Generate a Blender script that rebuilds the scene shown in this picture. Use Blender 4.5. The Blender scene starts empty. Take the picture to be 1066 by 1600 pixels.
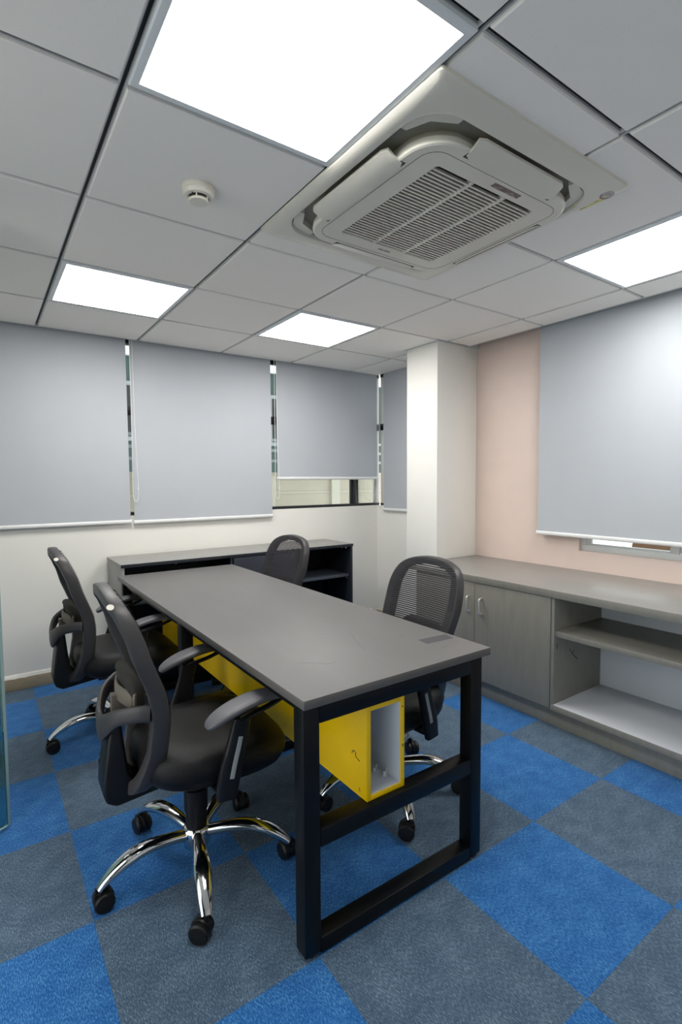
import bpy, bmesh, math, random
from mathutils import Vector, Matrix
random.seed(7)
S = bpy.context.scene
COL = S.collection
PI = math.pi

# ------------------------------------------------------------------ camera, world, exposure
CAM_H = 1.323
YAW, PITCH, ROLL = math.radians(34.996), math.radians(-3.4926), math.radians(-0.3711)
_f = Vector((math.sin(YAW)*math.cos(PITCH), math.cos(YAW)*math.cos(PITCH), math.sin(PITCH)))
_r0 = Vector((math.cos(YAW), -math.sin(YAW), 0)); _u0 = _r0.cross(_f)
_r = _r0*math.cos(ROLL) + _u0*math.sin(ROLL); _u = _u0*math.cos(ROLL) - _r0*math.sin(ROLL)
cd = bpy.data.cameras.new('camera'); cam = bpy.data.objects.new('camera', cd); COL.objects.link(cam)
m = Matrix((_r, _u, -_f)).transposed().to_4x4(); m.translation = Vector((0, 0, CAM_H)); cam.matrix_world = m
cd.sensor_fit = 'VERTICAL'; cd.sensor_height = 36.0; cd.lens = 805.83*36.0/1600.0
cd.clip_start = 0.02; cd.clip_end = 200
S.camera = cam
S.view_settings.view_transform = 'Standard'; S.view_settings.look = 'None'
S.view_settings.gamma = 1.0; S.view_settings.use_curve_mapping = False
S.view_settings.exposure = 0.27
LAMP = 16.5
w = bpy.data.worlds.new('sky'); S.world = w; w.use_nodes = True
bg = w.node_tree.nodes['Background']; bg.inputs[0].default_value = (0.97, 0.985, 1.0, 1); bg.inputs[1].default_value = 2.1

# ------------------------------------------------------------------ materials
def lin(c):
    return tuple((v/255/12.92 if v/255 <= .04045 else ((v/255+.055)/1.055)**2.4) for v in c) + (1,)
def mat(name, rgb, rough=.5, metal=0., spec=.5, bump=0., bscale=200., var=0., vscale=30., stretch=None, coat=0., rgb2=None):
    """procedural principled material: noise colour variation and noise bump in object space"""
    M = bpy.data.materials.new(name); M.use_nodes = True
    nt = M.node_tree; N, L = nt.nodes, nt.links; b = N['Principled BSDF']
    b.inputs['Base Color'].default_value = lin(rgb); b.inputs['Roughness'].default_value = rough
    b.inputs['Metallic'].default_value = metal; b.inputs['Specular IOR Level'].default_value = spec
    if coat: b.inputs['Coat Weight'].default_value = coat
    if var or bump:
        tc = N.new('ShaderNodeTexCoord'); mp = N.new('ShaderNodeMapping'); L.new(tc.outputs['Object'], mp.inputs[0])
        if stretch: mp.inputs['Scale'].default_value = stretch
    if var:
        n = N.new('ShaderNodeTexNoise'); n.inputs['Scale'].default_value = vscale; n.inputs['Detail'].default_value = 4
        n.inputs['Roughness'].default_value = .65
        L.new(mp.outputs[0], n.inputs['Vector'])
        r = N.new('ShaderNodeValToRGB'); L.new(n.outputs['Fac'], r.inputs[0])
        c = lin(rgb); d = lin(rgb2) if rgb2 else None
        r.color_ramp.elements[0].position = .3; r.color_ramp.elements[1].position = .7
        r.color_ramp.elements[0].color = tuple(v*(1-var) for v in c[:3]) + (1,)
        r.color_ramp.elements[1].color = d if d else tuple(min(1, v*(1+var)) for v in c[:3]) + (1,)
        L.new(r.outputs[0], b.inputs['Base Color'])
    if bump:
        n2 = N.new('ShaderNodeTexNoise'); n2.inputs['Scale'].default_value = bscale; n2.inputs['Detail'].default_value = 3
        L.new(mp.outputs[0], n2.inputs['Vector'])
        bp = N.new('ShaderNodeBump'); bp.inputs['Strength'].default_value = bump; bp.inputs['Distance'].default_value = .002
        L.new(n2.outputs['Fac'], bp.inputs['Height']); L.new(bp.outputs[0], b.inputs['Normal'])
    return M
def emit_mat(name, rgb, strength):
    M = bpy.data.materials.new(name); M.use_nodes = True; b = M.node_tree.nodes['Principled BSDF']
    b.inputs['Base Color'].default_value = lin(rgb); b.inputs['Emission Color'].default_value = lin(rgb)
    b.inputs['Emission Strength'].default_value = strength; return M
def glass_mat(name, rgb, refl=.08, rough=.0):
    M = bpy.data.materials.new(name); M.use_nodes = True; nt = M.node_tree; nt.nodes.clear()
    o = nt.nodes.new('ShaderNodeOutputMaterial'); mx = nt.nodes.new('ShaderNodeMixShader')
    t = nt.nodes.new('ShaderNodeBsdfTransparent'); t.inputs[0].default_value = lin(rgb)
    g = nt.nodes.new('ShaderNodeBsdfGlossy'); g.inputs['Roughness'].default_value = rough; g.inputs[0].default_value = (1, 1, 1, 1)
    lw = nt.nodes.new('ShaderNodeFresnel'); lw.inputs[0].default_value = 1.45
    nt.links.new(lw.outputs[0], mx.inputs[0]); nt.links.new(t.outputs[0], mx.inputs[1]); nt.links.new(g.outputs[0], mx.inputs[2])
    nt.links.new(mx.outputs[0], o.inputs[0]); return M
def carpet_mat(name, rgb, lo, hi):
    M = bpy.data.materials.new(name); M.use_nodes = True; nt = M.node_tree; N, L = nt.nodes, nt.links; b = N['Principled BSDF']
    b.inputs['Roughness'].default_value = .95; b.inputs['Specular IOR Level'].default_value = .1
    b.inputs['Sheen Weight'].default_value = .15
    tc = N.new('ShaderNodeTexCoord'); gm = N.new('ShaderNodeNewGeometry')
    mp = N.new('ShaderNodeMapping'); mp.inputs['Rotation'].default_value = (0, 0, .6); mp.inputs['Scale'].default_value = (1, .30, 1)
    L.new(gm.outputs['Position'], mp.inputs[0])
    a = N.new('ShaderNodeTexNoise'); a.inputs['Scale'].default_value = 330; a.inputs['Detail'].default_value = 3; a.inputs['Roughness'].default_value = .7
    c = N.new('ShaderNodeTexNoise'); c.inputs['Scale'].default_value = 14; c.inputs['Detail'].default_value = 3
    L.new(mp.outputs[0], a.inputs['Vector']); L.new(gm.outputs['Position'], c.inputs['Vector'])
    r = N.new('ShaderNodeValToRGB'); e = r.color_ramp.elements
    e[0].position = .32; e[0].color = lin(lo); e[1].position = .70; e[1].color = lin(hi)
    k = e.new(.5); k.color = lin(rgb)
    ad = N.new('ShaderNodeMath'); ad.operation = 'MULTIPLY_ADD'; ad.inputs[1].default_value = .22; 
    L.new(c.outputs['Fac'], ad.inputs[0]); L.new(a.outputs['Fac'], ad.inputs[2])
    sb = N.new('ShaderNodeMath'); sb.operation = 'SUBTRACT'; sb.inputs[1].default_value = .11; L.new(ad.outputs[0], sb.inputs[0])
    L.new(sb.outputs[0], r.inputs[0]); L.new(r.outputs[0], b.inputs['Base Color'])
    bp = N.new('ShaderNodeBump'); bp.inputs['Strength'].default_value = .45; bp.inputs['Distance'].default_value = .003
    L.new(a.outputs['Fac'], bp.inputs['Height']); L.new(bp.outputs[0], b.inputs['Normal'])
    return M
def speckle_mat(name, rgb):
    """mineral fibre tile: plain off-white with pin holes"""
    M = mat(name, rgb, .9, spec=.2); nt = M.node_tree; N, L = nt.nodes, nt.links; b = N['Principled BSDF']
    gm = N.new('ShaderNodeNewGeometry'); v = N.new('ShaderNodeTexVoronoi'); v.inputs['Scale'].default_value = 150
    L.new(gm.outputs['Position'], v.inputs['Vector'])
    n = N.new('ShaderNodeTexNoise'); n.inputs['Scale'].default_value = 90; n.inputs['Detail'].default_value = 2
    L.new(gm.outputs['Position'], n.inputs['Vector'])
    r = N.new('ShaderNodeValToRGB'); r.color_ramp.elements[0].position = .10; r.color_ramp.elements[1].position = .2
    r.color_ramp.elements[0].color = tuple(v_*.78 for v_ in lin(rgb)[:3]) + (1,); r.color_ramp.elements[1].color = lin(rgb)
    ad = N.new('ShaderNodeMath'); ad.operation = 'MULTIPLY_ADD'; ad.inputs[1].default_value = 1.0
    mr = N.new('ShaderNodeMapRange'); mr.inputs[1].default_value = .45; mr.inputs[2].default_value = .6; mr.inputs[3].default_value = .3; mr.inputs[4].default_value = 0
    L.new(n.outputs['Fac'], mr.inputs[0]); L.new(v.outputs['Distance'], ad.inputs[0]); L.new(mr.outputs[0], ad.inputs[2])
    L.new(ad.outputs[0], r.inputs[0]); L.new(r.outputs[0], b.inputs['Base Color'])
    return M

M_WALL = mat('white_wall_paint', (232, 230, 224), .6, bump=.08, bscale=60, var=.015, vscale=3)
M_PINK = mat('pink_wall_paint', (217, 197, 187), .6, bump=.1, bscale=70, var=.03, vscale=4)
M_SKIRT = mat('brown_stone_skirting', (164, 148, 124), .35, var=.12, vscale=22)
M_TILE = speckle_mat('ceiling_tile_fibre', (246, 242, 236))
M_GRID = mat('ceiling_grid_white', (196, 198, 198), .45)
M_SLOT = mat('ceiling_grid_black_slot', (20, 22, 24), .6)
M_VOID = mat('dark_ceiling_void', (40, 40, 40), .9)
M_LED = emit_mat('led_diffuser', (255, 253, 249), LAMP)
M_LEDF = mat('led_frame_white', (226, 229, 231), .4)
M_BLUE = carpet_mat('blue_carpet', (34, 96, 158), (20, 72, 132), (90, 150, 202))
M_GREY = carpet_mat('grey_carpet', (72, 92, 112), (54, 74, 95), (122, 144, 163))
M_SUB = mat('subfloor_dark', (50, 55, 62), .9)
M_BLIND = mat('blind_fabric', (180, 184, 190), .85, bump=.15, bscale=900, var=.012, vscale=5, spec=.15)
M_ALU = mat('white_aluminium_bar', (225, 225, 225), .3)
M_CORD = mat('white_bead_cord', (235, 235, 232), .4)
M_BLACKF = mat('black_window_frame', (24, 26, 28), .4)
M_ALUF = mat('grey_aluminium_window_frame', (206, 206, 204), .35)
M_GLASS = glass_mat('clear_glass', (240, 245, 244))
M_DOORG = glass_mat('green_tinted_glass', (205, 228, 224))
M_DOORE = mat('green_glass_edge', (150, 176, 174), .15, coat=.3)
M_DESK = mat('grey_laminate_desk', (102, 101, 100), .48, spec=.38, var=.05, vscale=9, bump=.03, bscale=500, stretch=(1, .25, 1))
M_DESKE = mat('grey_laminate_edge', (94, 90, 86), .4)
M_MARK = mat('smudge_mark', (74, 74, 76), .6, spec=.2)
M_SMUDGE = mat('faint_smudge', (99, 99, 100), .6, spec=.25)
M_INK = mat('black_marker_ink', (14, 14, 16), .5)
M_BLACKM = mat('black_powder_coated_steel', (9, 11, 15), .38, spec=.25, bump=.05, bscale=700)
M_YEL = mat('yellow_laminate', (250, 203, 0), .35, var=.04, vscale=6)
M_WLAM = mat('white_laminate', (205, 208, 214), .4)
M_CRED = mat('grey_woodgrain_laminate', (129, 126, 118), .42, var=.07, vscale=60, stretch=(.6, .6, .12), bump=.04, bscale=300)
M_CREDT = mat('grey_laminate_top', (134, 131, 127), .32, var=.05, vscale=40, stretch=(1, .2, 1))
M_CHROME = mat('chrome', (222, 222, 222), .09, metal=1.)
M_STEEL = mat('satin_steel', (214, 213, 210), .3, metal=.7)
M_SHELFB = mat('black_shelf_laminate', (28, 33, 42), .45, var=.15, vscale=60, stretch=(1, 1, .15))
M_SHELFM = mat('slate_shelf_laminate', (66, 72, 82), .35)
M_SHELFG = mat('grey_shelf_laminate', (140, 139, 136), .4, var=.04, vscale=40)
M_PLAS = mat('dark_grey_plastic', (58, 56, 57), .45, bump=.1, bscale=900)
M_PLASB = mat('black_plastic', (17, 17, 19), .42, spec=.35, bump=.08, bscale=900)
M_PAD = mat('grey_armrest_pad', (84, 84, 88), .45, bump=.05, bscale=900)
M_LEATH = mat('black_leatherette', (13, 13, 14), .48, bump=.5, bscale=420, spec=.28)
M_MESH = mat('black_mesh_thread', (36, 35, 40), .75)
M_FOAM = mat('olive_black_foam', (38, 36, 31), .8, bump=.3, bscale=500)
M_TAN = mat('taupe_plastic_slider', (112, 103, 93), .5)
M_STRIP = mat('light_grey_strip', (150, 154, 158), .4)
M_WBTN = mat('off_white_plug', (196, 191, 180), .4)
M_AC = mat('ivory_ac_plastic', (216, 212, 200), .38, var=.015, vscale=4)
M_ACD = mat('dark_ac_recess', (46, 44, 40), .6)
M_ACR = mat('beige_ac_duct', (150, 146, 134), .6)
M_ACF = mat('grey_ac_filter', (112, 109, 98), .8)
M_LBL = mat('brown_grey_label', (86, 78, 76), .35, var=.35, vscale=60)
M_LBLW = mat('pale_label_print', (176, 168, 164), .5)
M_LBLY = mat('yellow_label', (206, 204, 96), .4)
M_LBLG = mat('olive_label_print', (150, 140, 60), .4)
M_LBLP = mat('purple_label_print', (78, 62, 120), .4)
M_LBLR = mat('red_label_print', (150, 60, 60), .4)
M_IVORY = mat('ivory_detector_plastic', (226, 220, 206), .4)
M_CLIP = mat('white_clip_plastic', (226, 228, 224), .35)
M_BEIGE = mat('beige_render', (172, 164, 148), .8, var=.05, vscale=3)
M_TEALW = mat('teal_building_wall', (46, 66, 63), .6, var=.1, vscale=2)
M_RAIL = mat('grey_steel_rail', (140, 144, 146), .4)
M_BROWN = mat('brown_timber', (110, 84, 62), .7, var=.2, vscale=20, stretch=(1, .1, 1))
M_WHITEX = mat('white_exterior_render', (236, 236, 236), .8)

# ------------------------------------------------------------------ mesh helpers
class MB:
    def __init__(s): s.v, s.f, s.m = [], [], []
    def add(s, vs, fs, mi=0):
        o = len(s.v); s.v += [tuple(v) for v in vs]; s.f += [tuple(i+o for i in f) for f in fs]; s.m += [mi]*len(fs); return s
    def box(s, x0, x1, y0, y1, z0, z1, mi=0):
        return s.add([(x, y, z) for z in (z0, z1) for y in (y0, y1) for x in (x0, x1)],
                     [(0, 2, 3, 1), (4, 5, 7, 6), (0, 1, 5, 4), (2, 6, 7, 3), (0, 4, 6, 2), (1, 3, 7, 5)], mi)
    def rings(s, rs, closed=False, caps=True, mi=0):
        """skin a list of equally sized vertex rings"""
        n = len(rs[0]); vs = [p for r_ in rs for p in r_]; fs = []
        k = len(rs)
        for a in range(k if closed else k-1):
            b = (a+1) % k
            for i in range(n):
                j = (i+1) % n; fs.append((a*n+i, a*n+j, b*n+j, b*n+i))
        if caps and not closed:
            fs.append(tuple(range(n))[::-1]); fs.append(tuple((k-1)*n+i for i in range(n)))
        return s.add(vs, fs, mi)
    def lathe(s, prof, c=(0, 0, 0), n=24, axis='Z', mi=0):
        rs = []
        for (r_, h) in prof:
            ring = []
            for i in range(n):
                a = 2*PI*i/n; p = (r_*math.cos(a), r_*math.sin(a), h)
                if axis == 'Y': p = (p[0], p[2], p[1])
                if axis == 'X': p = (p[2], p[0], p[1])
                ring.append((c[0]+p[0], c[1]+p[1], c[2]+p[2]))
            rs.append(ring)
        return s.rings(rs, mi=mi)
    def prism(s, poly, z0, z1, mi=0):
        return s.rings([[(x, y, z0) for x, y in poly], [(x, y, z1) for x, y in poly]], mi=mi)
    def sweep(s, path, half, n=10, up=(0, 0, 1), exp=2., closed=False, mi=0):
        """path of points; half = list of (a,b) half sizes: a sideways, b along the projected up"""
        P = [Vector(p) for p in path]; k = len(P); U = Vector(up); rs = []
        for i in range(k):
            t = (P[(i+1) % k] - P[i-1]) if closed else (P[min(i+1, k-1)] - P[max(i-1, 0)])
            t.normalize(); sd = t.cross(U)
            if sd.length < 1e-4: sd = t.cross(Vector((1, 0, 0)))
            sd.normalize(); nn = sd.cross(t); a, b = half[i] if isinstance(half, list) else half
            ring = []
            for j in range(n):
                q = 2*PI*(j+.5)/n; c_, s_ = math.cos(q), math.sin(q)
                e = 2/exp
                ring.append(P[i] + sd*(a*math.copysign(abs(c_)**e, c_)) + nn*(b*math.copysign(abs(s_)**e, s_)))
            rs.append(ring)
        return s.rings(rs, closed=closed, mi=mi)
    def mesh(s, name, mats, bevel=0., seg=2, smooth=True, angle=40):
        bm = bmesh.new(); vs = [bm.verts.new(v) for v in s.v]
        for f, mi in zip(s.f, s.m):
            try: fc = bm.faces.new([vs[i] for i in f]); fc.material_index = mi
            except ValueError: pass
        bmesh.ops.remove_doubles(bm, verts=bm.verts, dist=1e-6) if bevel == 0 else None
        bmesh.ops.recalc_face_normals(bm, faces=bm.faces)
        if bevel:
            es = [e for e in bm.edges if len(e.link_faces) == 2 and e.calc_face_angle(0) > math.radians(30)]
            bmesh.ops.bevel(bm, geom=es, offset=bevel, segments=seg, affect='EDGES', clamp_overlap=True, profile=.5)
        for fc in bm.faces: fc.smooth = smooth
        me = bpy.data.meshes.new(name); bm.to_mesh(me); bm.free()
        if smooth: me.set_sharp_from_angle(angle=math.radians(angle))
        for m_ in (mats if isinstance(mats, (list, tuple)) else [mats]): me.materials.append(m_)
        return me
    def build(s, name, mats, parent=None, loc=(0, 0, 0), rot=(0, 0, 0), **k):
        return link(name, s.mesh(name, mats, **k), parent, loc, rot)
def link(name, me, parent=None, loc=(0, 0, 0), rot=(0, 0, 0)):
    o = bpy.data.objects.new(name, me); COL.objects.link(o); o.location = loc; o.rotation_euler = rot
    if parent: o.parent = parent
    return o
def tag(o, label, cat, group=None):
    o['label'] = label; o['category'] = cat
    if group: o['group'] = group
    return o
def struct(o, label=None):
    o['kind'] = 'structure'
    if label: o['label'] = label
    return o
def thing(name, loc=(0, 0, 0), rz=0., label=None, cat=None, group=None):
    o = link(name, None, None, loc, (0, 0, rz))
    if label: tag(o, label, cat, group)
    return o
def copy_tree(o, parent=None):
    c = o.copy(); COL.objects.link(c)
    if parent: c.parent = parent
    for ch in list(o.children): copy_tree(ch, c)
    return c
def box(name, ext, mt, parent=None, bevel=.0015, **k):
    """box object whose origin is its base centre"""
    x0, x1, y0, y1, z0, z1 = ext; cx, cy = (x0+x1)/2, (y0+y1)/2
    return MB().box(x0-cx, x1-cx, y0-cy, y1-cy, 0, z1-z0).build(name, mt, parent, (cx, cy, z0), bevel=bevel, **k)
def spline(pts, n, closed=False):
    """Catmull-Rom through tuples of any length"""
    k = len(pts); out = []; segs = k if closed else k-1
    for i in range(n if closed else n+1):
        t = i/n*segs; a = min(int(t), segs-1); u = t-a
        g = (lambda j: pts[j % k]) if closed else (lambda j: pts[max(0, min(k-1, j))])
        p0, p1, p2, p3 = g(a-1), g(a), g(a+1), g(a+2)
        out.append(tuple(.5*(2*b+(c-a_)*u+(2*a_-5*b+4*c-d)*u*u+(3*b-a_-3*c+d)*u**3) for a_, b, c, d in zip(p0, p1, p2, p3)))
    return out
def interp(tab, x):
    if x <= tab[0][0]: return tab[0][1]
    for (a, b), (c, d) in zip(tab, tab[1:]):
        if x <= c: return b+(d-b)*(x-a)/(c-a)
    return tab[-1][1]
def rrect(hx, hy, r, n=6, cx=0, cy=0):
    out = []
    for (sx, sy, a0) in ((1, 1, 0), (-1, 1, PI/2), (-1, -1, PI), (1, -1, 1.5*PI)):
        for i in range(n+1):
            a = a0+PI/2*i/n; out.append((cx+sx*(hx-r)+r*math.cos(a), cy+sy*(hy-r)+r*math.sin(a)))
    return out
def rsub(rects, cut):
    out = []
    a0, a1, b0, b1 = cut
    for (x0, x1, y0, y1) in rects:
        if x1 <= a0 or x0 >= a1 or y1 <= b0 or y0 >= b1: out.append((x0, x1, y0, y1)); continue
        if x0 < a0: out.append((x0, a0, y0, y1))
        if x1 > a1: out.append((a1, x1, y0, y1))
        xx0, xx1 = max(x0, a0), min(x1, a1)
        if y0 < b0: out.append((xx0, xx1, y0, b0))
        if y1 > b1: out.append((xx0, xx1, b1, y1))
    return out

# ------------------------------------------------------------------ the room
XL, XR, YF, YB = -.74, 3.11, -1.3, 3.835       # inner wall faces
ZC = 2.303                                      # visible face of the ceiling tiles
ZT = 2.42                                       # top of the void above them
PX0, PY0, PY1 = 2.69, 2.64, 2.96                # column

floor = struct(MB().box(XL-.2, XR+.2, YF-.2, YB+.2, -.1, -.006).build('floor', M_SUB), 'checkerboard carpet tile floor in blue and grey')
TS, TX, TY = .4925, 1.7079, 1.1505              # carpet tile size and one grid corner
cache = {}
for i in range(-7, 4):
    for j in range(-6, 7):
        x0, x1 = max(TX+TS*i, XL), min(TX+TS*(i+1), XR); y0, y1 = max(TY+TS*j, YF), min(TY+TS*(j+1), YB)
        if x1-x0 < .01 or y1-y0 < .01: continue
        blue = (i+j) % 2 == 0; key = (round(x1-x0, 3), round(y1-y0, 3), blue)
        if key not in cache:
            a, b = (x1-x0)/2-.0002, (y1-y0)/2-.0002
            cache[key] = MB().box(-a, a, -b, b, -.006, 0).mesh('carpet_tile', M_BLUE if blue else M_GREY, smooth=False)
        link('carpet_tile', cache[key], floor, ((x0+x1)/2, (y0+y1)/2, 0))

# walls (with openings left for the windows)
WZ = 1.085                                      # window sill height of the back ribbon window
wb = MB(); wb.box(XL-.2, XR+.2, YB, YB+.16, 0, WZ); wb.box(XL-.2, XR+.2, YB, YB+.16, 2.32, ZT); wb.box(XL-.2, XL, YB, YB+.16, WZ, 2.32)
struct(wb.build('wall_back', M_WALL), 'white plastered wall below the ribbon window')
wr = MB()                                       # short white wall between column and corner, with its own window
wr.box(XR, XR+.16, PY0+.1, YB, 0, WZ); wr.box(XR, XR+.16, PY0+.1, YB, 2.32, ZT)
struct(wr.build('wall_right_corner', M_WALL), 'white wall between the column and the room corner')
W3Y0, W3Y1, W3Z0, W3Z1 = .35, 1.805, .868, 2.1  # sliding window behind the big blind
wp = MB(); wp.box(XR, XR+.16, YF-.2, W3Y0, 0, ZT); wp.box(XR, XR+.16, W3Y1, PY0+.1, 0, ZT)
wp.box(XR, XR+.16, W3Y0, W3Y1, 0, W3Z0); wp.box(XR, XR+.16, W3Y0, W3Y1, W3Z1, ZT)
struct(wp.build('wall_right', M_PINK), 'pale pink painted wall behind the grey credenza')
struct(MB().box(PX0, XR+.0, PY0, PY1, 0, ZT).build('wall_column', M_WALL, bevel=.004), 'white square column beside the pink wall')
GY0, GY1, GYD = -1.2, 1.92, .98                 # unseen glazing added to let in daylight: fixed glass, then the door opening
wl = MB(); wl.box(XL-.12, XL, GY1, YB+.2, 0, ZT); wl.box(XL-.12, XL, YF-.2, GY0, 0, ZT); wl.box(XL-.12, XL, GY0, GY1, 2.25, ZT)
struct(wl.build('wall_left', M_WALL), 'white wall framing the added glazing and the glass door')
w4 = struct(link('added_daylight_glazing', None), 'unseen frameless glass partition added beside the glass door to let in daylight')
for k in range(3):
    g0 = GY0+(GYD-GY0)*k/3; box('pane', (XL-.066, XL-.054, g0+.003, g0+(GYD-GY0)/3-.003, .03, 2.23), M_GLASS, w4, 0)
box('bottom_channel', (XL-.08, XL-.04, GY0, GYD, 0, .03), M_ALUF, w4); box('top_channel', (XL-.08, XL-.04, GY0, GYD, 2.23, 2.25), M_ALUF, w4)
struct(MB().box(XL-6, XL-.12, -8, 9, -.1, -.004).build('bounce_ground_outside', mat('pale_bounce_ground', (205, 202, 196), .8, var=.05, vscale=6)), 'pale ground added outside the glass partition to bounce daylight in')  # ground added out of view to reflect daylight up to the ceiling
struct(MB().box(XL, XR, YF-.16, YF, 0, ZT).build('wall_front', M_WALL), 'white wall facing the ribbon window')
MBb = MB(); MBb.box(XL, XR-.012, YB-.018, YB, 0, .078)
struct(MBb.build('baseboard_back', M_SKIRT, bevel=.002), 'brown stone skirting along the white wall')
struct(MB().box(XR-.016, XR, PY1, YB-.018, 0, .078).build('baseboard_right', M_SKIRT, bevel=.002), 'brown stone skirting beside the column')
# ragged plaster lip over the skirting
lip = MB(); xs = [XL+.03*i for i in range(int((XR-.03-XL)/.03))]
lip.rings([[(x, YB, .074), (x, YB-.012-.008*random.random(), .078-.006*random.random()), (x, YB-.008, .092+.008*random.random()), (x, YB, .1)] for x in xs])
struct(lip.build('trim_1', M_WALL), 'uneven white plaster lip above the stone skirting')

# ceiling
ceil = struct(MB().box(XL-.16, XR+.16, YF-.16, YB+.16, ZT-.02, ZT+.08).build('ceiling', M_VOID), 'suspended ceiling of white fibre tiles')
CT, CX, CY = .61, .3324, .7911
CXE_A, CXE_B, CYE = 2.99, 3.085, 3.79           # edges of the suspended ceiling
AC = (1.374, 1.387, .441, .481)                 # centre and half size of the cassette panel
LIGHTS = [(0, 0), (3, 0), (0, 3), (2, 3)]
full_tile = None
for c in range(-4, 6):
    for r in range(-4, 6):
        if (c, r) in LIGHTS: continue
        x0, x1, y0, y1 = CX+CT*c, CX+CT*(c+1), CY+CT*r, CY+CT*(r+1); g = .0105
        R0 = (x0+g, x1-g, y0+g, y1-g); rects = [R0]
        for cut in ((-9, XL, -9, 9), (-9, 9, -9, YF), (CXE_B, 9, -9, 9), (CXE_A, 9, -9, PY0), (-9, 9, CYE, 9), (PX0, 9, PY0, PY1),
                    (AC[0]-AC[2]+.03, AC[0]+AC[2]-.03, AC[1]-AC[3]+.03, AC[1]+AC[3]-.03)):
            rects = rsub(rects, cut)
        rects = [q for q in rects if q[1]-q[0] > .004 and q[3]-q[2] > .004]
        if not rects: continue
        cx, cy = (x0+x1)/2, (y0+y1)/2
        if rects == [R0]:
            if not full_tile:
                a = CT/2-g; full_tile = MB(); 
                full_tile.rings([[(sx*q, sy*q, z) for sx, sy in ((-1, -1), (1, -1), (1, 1), (-1, 1))] for q, z in ((a-.004, 0), (a, .003), (a, .012))])
                full_tile = full_tile.mesh('ceiling_tile', M_TILE, smooth=False)
            link('ceiling_tile', full_tile, ceil, (cx, cy, ZC))
        else:
            t = MB()
            for q in rects: t.box(q[0]-cx, q[1]-cx, q[2]-cy, q[3]-cy, 0, .012)
            t.build('ceiling_tile', M_TILE, ceil, (cx, cy, ZC), smooth=False)
def grid_bar(x0, x1, y0, y1, along):
    t = MB(); cx, cy = (x0+x1)/2, (y0+y1)/2; z0, z1 = .009, .03; a, b = .0056, .0118
    if along == 'y':
        h = (y1-y0)/2; t.box(-b, -a, -h, h, z0, z1); t.box(a, b, -h, h, z0, z1); t.box(-a, a, -h, h, z0+.008, z1, 1)
    else:
        h = (x1-x0)/2; t.box(-h, h, -b, -a, z0, z1); t.box(-h, h, a, b, z0, z1); t.box(-h, h, -a, a, z0+.008, z1, 1)
    t.build('ceiling_grid_bar', [M_GRID, M_SLOT], ceil, (cx, cy, ZC), smooth=False)
def spans(lo, hi, cuts):
    out = [(lo, hi)]
    for a, b in cuts:
        n = []
        for p, q in out:
            if b <= p or a >= q: n.append((p, q)); continue
            if p < a: n.append((p, a))
            if b < q: n.append((b, q))
        out = n
    return out
ax0, ax1, ay0, ay1 = AC[0]-AC[2]+.04, AC[0]+AC[2]-.04, AC[1]-AC[3]+.04, AC[1]+AC[3]-.04
for c in range(-2, 6):
    x = CX+CT*c
    if x < XL+.02 or x > CXE_B-.02: continue
    cuts = [(ay0, ay1)] if ax0 < x < ax1 else []
    if x > PX0-.01: cuts.append((PY0, PY1))
    if x > CXE_A-.01: cuts.append((-9, PY0))
    for a, b in spans(YF, CYE, cuts): grid_bar(x, x, a, b, 'y')
for r in range(-3, 6):
    y = CY+CT*r
    if y < YF+.02 or y > CYE-.02: continue
    cuts = [(ax0, ax1)] if ay0 < y < ay1 else []
    if PY0-.01 < y < PY1+.01: cuts.append((PX0, 9))
    cuts.append((CXE_A, 9) if y < PY0 else (CXE_B, 9))
    for c in range(-4, 6):                      # cross bars stop short of the main runners
        lo, hi = max(CX+CT*c+.0116, XL), CX+CT*(c+1)-.0116
        for a, b in spans(lo, hi, cuts):
            if b-a > .01: grid_bar(a, b, y, y, 'x')
# edge angles of the suspended ceiling
struct(MB().box(XL, CXE_B, CYE, CYE+.012, ZC-.002, ZC+.03).build('trim_2', M_GRID), 'white edge angle where the ceiling meets the window blinds')
struct(MB().box(CXE_A, CXE_A+.012, YF, PY0, ZC-.002, ZC+.03).build('trim_3', M_GRID), 'white edge angle of the ceiling along the pink wall')
t = MB(); t.box(PX0-.014, PX0, PY0-.014, PY1+.014, ZC-.002, ZC+.03); t.box(PX0, XR, PY0-.014, PY0, ZC-.002, ZC+.03); t.box(PX0, XR, PY1, PY1+.014, ZC-.002, ZC+.03)
struct(t.build('trim_4', M_GRID), 'white edge angle of the ceiling around the column')

# led panels
LED_LABELS = ['large square LED panel directly beside the air conditioner cassette edge',
              'square LED panel by the big blind on the pink wall side',
              'square LED panel beyond the smoke detector, toward the window blinds',
              'square LED panel near the white column and room corner']
a = CT/2-.008; d = .022
led_f = MB(); 
led_f.rings([[(sx*q, sy*q, z) for sx, sy in ((-1, -1), (1, -1), (1, 1), (-1, 1))] for q, z in ((a, .012), (a, 0), (a-.004, -.003), (a-d, -.003), (a-d, .004))], caps=False)
led_f = led_f.mesh('panel_frame', M_LEDF, smooth=False)
led_d = MB().box(-a+d, a-d, -a+d, a-d, .001, .006).mesh('diffuser', M_LED, smooth=False)
for (c, r), lb in zip(LIGHTS, LED_LABELS):
    t = thing('led_panel', (CX+CT*(c+.5), CY+CT*(r+.5), ZC), 0, lb, 'ceiling light', 'LED ceiling panels')
    link('panel_frame', led_f, t); link('diffuser', led_d, t)

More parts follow.
